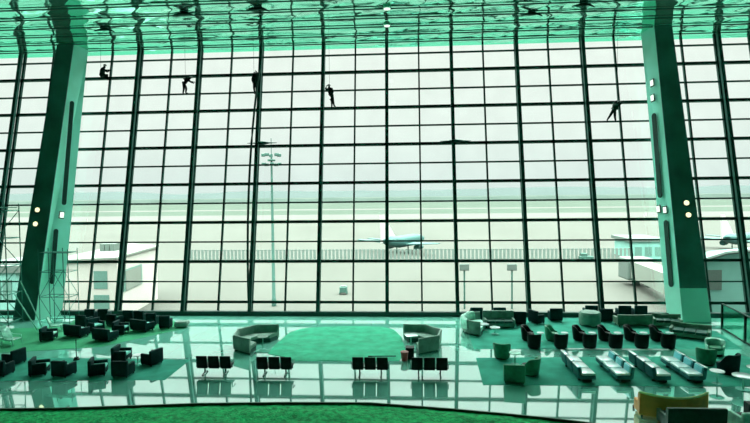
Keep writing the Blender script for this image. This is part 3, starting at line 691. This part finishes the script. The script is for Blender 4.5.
J_bend = dict(pelvis=(-.22, .82, 0), chest=(.05, 1.18, 0), neck=(.25, 1.26, 0), head=(.40, 1.24, 0), shL=(.08, 1.22, -.18), elL=(.28, .98, -.2), haL=(.52, .88, -.1), shR=(.06, 1.18, .18), elR=(.35, .95, .2), haR=(.66, .90, .1),
              hipL=(-.24, .80, -.1), knL=(-.26, .44, -.12), anL=(-.34, .06, -.12), toL=(-.14, .02, -.12), hipR=(-.18, .80, .1), knR=(.06, .44, .14), anR=(.0, .06, .14), toR=(.2, .02, .14))
J_stand = dict(pelvis=(.08, .88, 0), chest=(-.02, 1.30, 0), neck=(-.08, 1.46, 0), head=(-.10, 1.62, 0), shL=(-.20, 1.38, -.05), elL=(-.40, 1.42, -.1), haL=(-.30, 1.62, -.1), shR=(.14, 1.38, .06), elR=(.24, 1.10, .14), haR=(.10, .92, .2),
               hipL=(.0, .86, -.05), knL=(.10, .46, -.06), anL=(.10, .06, -.06), toL=(.10, .02, .14), hipR=(.16, .86, .05), knR=(.22, .46, .08), anR=(.30, .06, .05), toR=(.42, .02, .15))
J_hang = dict(pelvis=(.0, .86, 0), chest=(-.02, 1.26, 0), neck=(-.02, 1.44, 0), head=(-.02, 1.58, 0), shL=(-.19, 1.36, 0), elL=(-.22, 1.10, .1), haL=(-.16, .90, .2), shR=(.16, 1.36, 0), elR=(.22, 1.60, .06), haR=(.08, 1.78, .06),
              hipL=(-.08, .84, 0), knL=(-.10, .46, .05), anL=(-.05, .06, 0), toL=(-.06, .0, .14), hipR=(.08, .84, 0), knR=(.10, .46, .05), anR=(.08, .06, 0), toR=(.08, .0, .14))
J_reach = dict(pelvis=(-.02, .82, 0), chest=(.14, 1.20, 0), neck=(.26, 1.34, 0), head=(.36, 1.44, 0), shL=(.02, 1.32, -.1), elL=(.12, 1.52, -.12), haL=(.34, 1.60, -.1), shR=(.26, 1.22, .12), elR=(.46, 1.34, .12), haR=(.66, 1.50, .1),
               hipL=(-.08, .80, -.06), knL=(-.26, .48, -.08), anL=(-.46, .20, -.06), toL=(-.52, .08, .06), hipR=(.04, .80, .06), knR=(.02, .42, .1), anR=(.10, .06, .05), toR=(.16, .0, .16))
def at_wall(x, y): return onwall(x, y, .32)
ppl = [('person crouching on a window rail beside the left pillar, reaching right', (104, 79.2), J_crouch, (1, .3)),
       ('person in dark silhouette bending right on a window rail, second from left', (186.5, 94), J_bend, (1, .3)),
       ('person in dark silhouette upright against the bowed mullion', (255.5, 94), J_hang, (0, -1)),
       ('person in dark silhouette standing on a rail with an arm raised to the head', (330.5, 107), J_stand, (-1, .2)),
       ('person in dark silhouette stretched diagonally beside the right pillar', (614, 122), J_reach, (1, .2))]
for (l, (x, y), J, fc), rl in zip(ppl, ['thin safety rope above the crouching window cleaner', 'thin safety rope above the bending window cleaner', 'thin safety rope above the cleaner at the bowed mullion', 'thin safety rope above the cleaner with an arm to the head', 'thin safety rope above the cleaner stretched beside the right pillar']):
    P = at_wall(x, y); person(l, P, J, fc)
    q = J['chest']; s0 = P+V(q[0], -q[2]-.24, q[1]-.1); top = V(s0.x, s0.y, CEIL-.02)
    tag(MB().tube([s0, s0.lerp(top, .5), top], .010, 6).build('safety_rope', M['blackleg']), rl, 'rope', 'safety ropes of the window cleaners')

# ================================================================== outdoors
GZ = -7.0
def ex(x, y): return at(x, y, GZ)
def ground(name, y0, y1, m, z):
    return struct(MB().box((0, (y0+y1)/2, z-.1), (6000, y1-y0, .2)).build(name, m))
ground('ground', 38, 330, M['apron'], GZ); ground('ground', 330, 402, M['strip'], GZ); ground('ground', 402, 520, M['grass'], GZ); ground('ground', 520, 560, M['strip'], GZ)
ground('ground', 560, 900, M['grass'], GZ); ground('ground', 900, 4000, M['grass2'], GZ)
from mathutils import noise
def ridge(name, Y, x0, x1, h0, h1, fr, m, dep, seed):
    b = MB(); N = 160; fa, ba = [], []
    for i in range(N+1):
        x = x0+(x1-x0)*i/N; h = h0+(h1-h0)*(.5+.5*noise.noise(V(x*fr, seed, 0))+.15*noise.noise(V(x*fr*6, seed, 3)))
        fa.append((x, h))
    rows = []
    for (yy, s) in ((0, 0), (dep*.3, .75), (dep*.5, 1), (dep, 0)):
        rows.append([b.bm.verts.new((x, Y+yy, GZ+h*s)) for x, h in fa])
    for A, B in zip(rows, rows[1:]):
        for i in range(N): b.bm.faces.new((A[i], A[i+1], B[i+1], B[i]))
    o = struct(b.build(name, m, None, True)); return o
ridge('hills', 3000, -3600, 3600, 18, 62, .0016, M['hill'], 500, 2.3)
ridge('tree_belt', 1150, -1500, 1500, 5, 11, .02, M['trees'], 30, 7.1)['kind'] = 'stuff'
bpy.data.objects['tree_belt']['label'] = 'hazy belt of trees along the far side of the airfield'; bpy.data.objects['tree_belt']['category'] = 'trees'
# blast fence
a, c = ex(188, 262), ex(628, 260); fy = a.y
r = thing('blast_fence', 'long pale slatted fence across the apron', 'fence', (0, fy, GZ))
b = MB(); x = a.x
while x < c.x: b.box((x, 0, 1.45), (.55, .12, 2.9)); x += .9
b.build('slats', M['fence'], r)
for z in (.5, 2.7): MB().box(((a.x+c.x)/2, .1, z), (c.x-a.x, .08, .12)).build('rail', M['bgrey'], r)
# light mast
p = ex(274, 306); s = p.y/FPX
r = thing('light_mast', 'tall apron floodlight mast left of centre beyond the glass', 'light mast', p)
top = at_y(272.5, 154, p.y); hh = top.z-GZ
MB().lathe([(.34, 0), (.34, 1.0), (.26, 1.1), (.13, hh)], n=12).build('pole', M['bdark'], r, True)
MB().lathe([(.5, hh-1.0), (.55, hh-.95), (.55, hh-.8), (.5, hh-.75)], n=20).build('ring', M['bdark'], r, True)
for i in range(10):
    th = 2*PI*i/10; MB().box((math.cos(th)*1.15, math.sin(th)*1.15, hh-.9+(.75 if i % 2 else -.55)), (.5, .5, .4), th, .06).build('floodlight', M['bdark'], r)
MB().tube([(0, 0, hh), (0, 0, hh+2.2)], .05, 6).build('lightning_rod', M['bdark'], r)
# two sign posts
for x, l in ((464.5, 'square apron sign on a thin post, left of the pair beyond the glass'), (512, 'square apron sign on a thin post, right of the pair beyond the glass')):
    p = ex(x, 309); r = thing('apron_sign', l, 'sign', p); zt = at_y(x, 264, p.y).z-GZ; zb = at_y(x, 270.5, p.y).z-GZ; wd = 9.5*p.y/FPX
    MB().tube([(0, 0, 0), (0, 0, zb+.2)], .12, 8).build('post', M['bdark'], r); MB().box((0, 0, (zt+zb)/2), (wd, .3, zt-zb), bev=.04).build('sign_box', M['bgrey'], r)
    MB().box((0, -.17, (zt+zb)/2), (wd*.86, .05, (zt-zb)*.8)).build('sign_face', M['bgrey'], r)
# small equipment
p = ex(343.5, 294); r = thing('service_cart', 'small dark cart alone on the pale apron left of centre', 'cart', p)
MB().box((0, 0, .75), (1.1, 1.4, .9), bev=.08).build('body', M['bdark'], r); MB().box((0, 0, 1.25), (.8, .8, .2), bev=.04).build('lid', M['bgrey'], r)
for sx in (-1, 1):
    for sy in (-1, 1): MB().tube([(sx*.50, sy*.45, .25), (sx*.6, sy*.45, .25)], .25, 12).build('wheel', M['bdark'], r)
p = ex(586, 261.5); r = thing('tow_tug', 'small dark tug near the fence right of centre', 'vehicle', p)
MB().box((0, 0, .85), (3.0, 1.5, .8), bev=.12).build('body', M['bdark'], r); MB().box((-.5, 0, 1.55), (1.2, 1.3, .7), bev=.1).build('cab', M['bdark'], r)
for sx in (-1, 1):
    for sy in (-1, 1): MB().tube([(sx*.95, sy*.6, .4), (sx*.95, sy*.8, .4)], .4, 12).build('wheel', M['frame'], r)
# airliner seen from behind
def airliner(label, P, rz, sc, L=22):
    r = thing('airliner', label, 'aircraft', P, rz)
    prof = [(.0, .25), (1.2, .75), (4, 1.35), (8, 1.6), (16, 1.6), (19.5, 1.25), (21.3, .6), (22, .12)]
    b = MB(); b.tube([V(0, y, 3.2+(.9*(1-y/8) if y < 8 else 0)) for y, _ in prof], [q for _, q in prof], 20).build('fuselage', M['plane_shade'], r, True)
    b = MB(); b.hexa([V(-.22, -.4, 3.6), V(.22, -.4, 3.6), V(.22, 6.6, 4.4), V(-.22, 6.6, 4.4)], [V(-.1, -.9, 10.6), V(.1, -.9, 10.6), V(.1, 1.0, 10.6), V(-.1, 1.0, 10.6)]).build('tail_fin', M['planew'], r)
    for s in (-1, 1):
        MB().hexa([V(s*.4, .6, 4.2), V(s*.4, 3, 4.2), V(s*.4, 3, 4.4), V(s*.4, .6, 4.4)], [V(s*4.3, -.5, 4.6), V(s*4.3, .7, 4.6), V(s*4.3, .7, 4.7), V(s*4.3, -.5, 4.7)]).build('tailplane', M['plane_shade'], r)
        MB().hexa([V(s*1, 9, 2.3), V(s*1, 13.5, 2.4), V(s*1, 13.5, 2.8), V(s*1, 9, 2.6)], [V(s*12.5, 6.4, 3.3), V(s*12.5, 8, 3.3), V(s*12.5, 8, 3.45), V(s*12.5, 6.4, 3.45)]).build('wing', M['plane_shade'], r)
        MB().lathe([(.45, -1.9), (.75, -.8), (.85, .8), (.75, 1.5)], n=16).build('engine', M['plane_shade'], r, True, V(s*4.4, 11.2, 1.7))
        bpy.data.objects[-1] if False else None
        MB().tube([V(s*1.8, 10, 0.05), V(s*1.8, 10, 2.5)], .16, 8).build('landing_gear', M['bdark'], r)
    for o in r.children:
        if o.name.startswith('engine'): o.rotation_euler = (PI/2, 0, 0)
    MB().tube([V(0, 19, .05), V(0, 19, 2.2)], .14, 8).build('nose_gear', M['bdark'], r)
    r.scale = (sc, sc, sc); return r
airliner('white-finned airliner seen from behind near the middle of the apron', ex(382, 257), D(-31), .98)
airliner('pale airliner beyond the glass right of the right pillar', ex(722, 252), D(-55), .9)
# white concourse building at left
p = ex(120, 330)
Y1 = 62.0
def bx_px(b, x0, x1, y0, y1, Y, dep):   # a block whose front stands at depth Y
    a = at_y(x0, y1, Y); c = at_y(x1, y0, Y); b.box(((a.x+c.x)/2, Y+dep/2, (a.z+c.z)/2), (abs(c.x-a.x), dep, abs(c.z-a.z))); return b
r = thing('concourse', 'white flat-roofed concourse building beyond the left windows', 'building')
def zat(x, y, Y): return at_y(x, y, Y).z
a0 = at_y(56, 300, Y1); a1 = at_y(118, 300, Y1); a2 = at_y(158, 300, Y1+14)
zb = GZ; zr = [zat(56, 262, Y1), zat(118, 259, Y1), zat(158, 247, Y1+14)]
MB().hexa([V(a0.x, Y1, zb), V(a1.x, Y1, zb), V(a2.x, Y1+14, zb), V(a0.x, Y1+18, zb)], [V(a0.x, Y1, zr[0]), V(a1.x, Y1, zr[1]), V(a2.x, Y1+14, zr[2]), V(a0.x, Y1+18, zr[2])]).build('body', M['bwhite'], r)
for (x0, x1, y0, y1) in ((94, 107, 271, 289), (94, 109, 295, 309)): bx_px(MB(), x0, x1, y0, y1, Y1-.05, .3).build('window', M['bwin'], r)
fr = MB(); 
q = lambda t: V(a1.x+(a2.x-a1.x)*t, Y1+14*t, 0)
nn = V(14, -(a2.x-a1.x), 0).normalized()
for t0, t1, z0, z1, m in ((.12, .56, -3.6, -.8, 'bwin'), (.16, .52, -3.5, -1.0, 'bpanel')):
    A, B = q(t0), q(t1); k = .08 if m == 'bwin' else .16
    MB().hexa([A+nn*k+V(0, 0, z0), B+nn*k+V(0, 0, z0), B+nn*k+V(0, 0, z1), A+nn*k+V(0, 0, z1)], [A-nn*.1+V(0, 0, z0), B-nn*.1+V(0, 0, z0), B-nn*.1+V(0, 0, z1), A-nn*.1+V(0, 0, z1)]).build('bay_frame' if m == 'bwin' else 'bay_door', M[m], r)
MB().hexa([V(a0.x-.5, Y1-.4, zr[0]), V(a1.x+.2, Y1-.4, zr[1]), V(a2.x+.4, Y1+14, zr[2]), V(a0.x-.5, Y1+18, zr[2])], [V(a0.x-.5, Y1-.4, zr[0]+.25), V(a1.x+.2, Y1-.4, zr[1]+.25), V(a2.x+.4, Y1+14, zr[2]+.25), V(a0.x-.5, Y1+18, zr[2]+.25)]).build('roof', M['bpanel'], r)
for x in (100, 105, 110): bx_px(MB(), x, x+4, 244, 256, Y1+8, 2).build('roof_unit', M['bgrey'], r)
# pale service block farther left, behind the tall scaffold
r = thing('service_block', 'teal glazed block low beyond the windows at the left edge', 'building')
bx_px(MB(), -34, 16, 272, 330, 58, 8).build('body', M['bteal'], r); bx_px(MB(), -36, 18, 266, 273, 57.7, 9).build('parapet', M['bgrey'], r)
for i in range(4): bx_px(MB(), -30+i*11, -22+i*11, 280, 300, 57.9, .3).build('window', M['bwin'], r)
# right side buildings
r = thing('hangar', 'pale teal glazed block beyond the glass left of the right pillar', 'building')
bx_px(MB(), 632, 664, 241, 259.5, 122, 10).build('body', M['bteal'], r); bx_px(MB(), 630, 666, 238.5, 242, 121.6, 11).build('roof', M['bgrey'], r)
for i in range(3): bx_px(MB(), 635+i*10, 642+i*10, 247, 256, 121.9, .3).build('window', M['bwin'], r)
r = thing('jet_bridge', 'pale sloping jet bridge left of the right pillar foot', 'jet bridge')
a, c = at_y(636, 268, 88), at_y(690, 290, 66)
b = MB(); u = V(c.x-a.x, c.y-a.y, 0).normalized(); s = V(-u.y, u.x, 0)*1.4
b.hexa([a-s-V(0, 0, 1.4), a+s-V(0, 0, 1.4), a+s+V(0, 0, 1.4), a-s+V(0, 0, 1.4)], [c-s-V(0, 0, 1.4), c+s-V(0, 0, 1.4), c+s+V(0, 0, 1.4), c-s+V(0, 0, 1.4)]).build('tunnel', M['bpanel'], r)
MB().box((a.x, a.y, (a.z+GZ)/2-.5), (.9, .9, a.z-GZ-1)).build('support', M['bgrey'], r)
MB().box((a.x, a.y, a.z), (4.4, 4, 3.6), bev=.3).build('cab', M['bgrey'], r)
MB().tube([V(a.x+1, a.y-2, GZ), V(a.x+6, a.y-8, a.z-.5)], .35, 8).build('stair', M['bgrey'], r)
r = thing('glazed_annex', 'green glazed annex with sloping edge outside right of the right pillar', 'building')
Y2 = 50
pts = [(700, 262), (726, 254), (770, 250), (770, 318), (702, 318)]
P3 = [at_y(x, y, Y2) for x, y in pts]
MB().hexa(P3, [p+V(0, 2.5, 0) for p in P3]).build('body', M['bteal'], r)
for (x0, x1, y0, y1) in ((704, 722, 270, 290),): bx_px(MB(), x0, x1, y0, y1, Y2-.06, .3).build('window', M['bgrey'], r)
MB().tube([at_y(700, 262, Y2)+V(0, -.1, .1), at_y(726, 254, Y2)+V(0, -.1, .1), at_y(770, 250, Y2)+V(0, -.1, .1)], .18, 6).build('parapet', M['bgrey'], r)
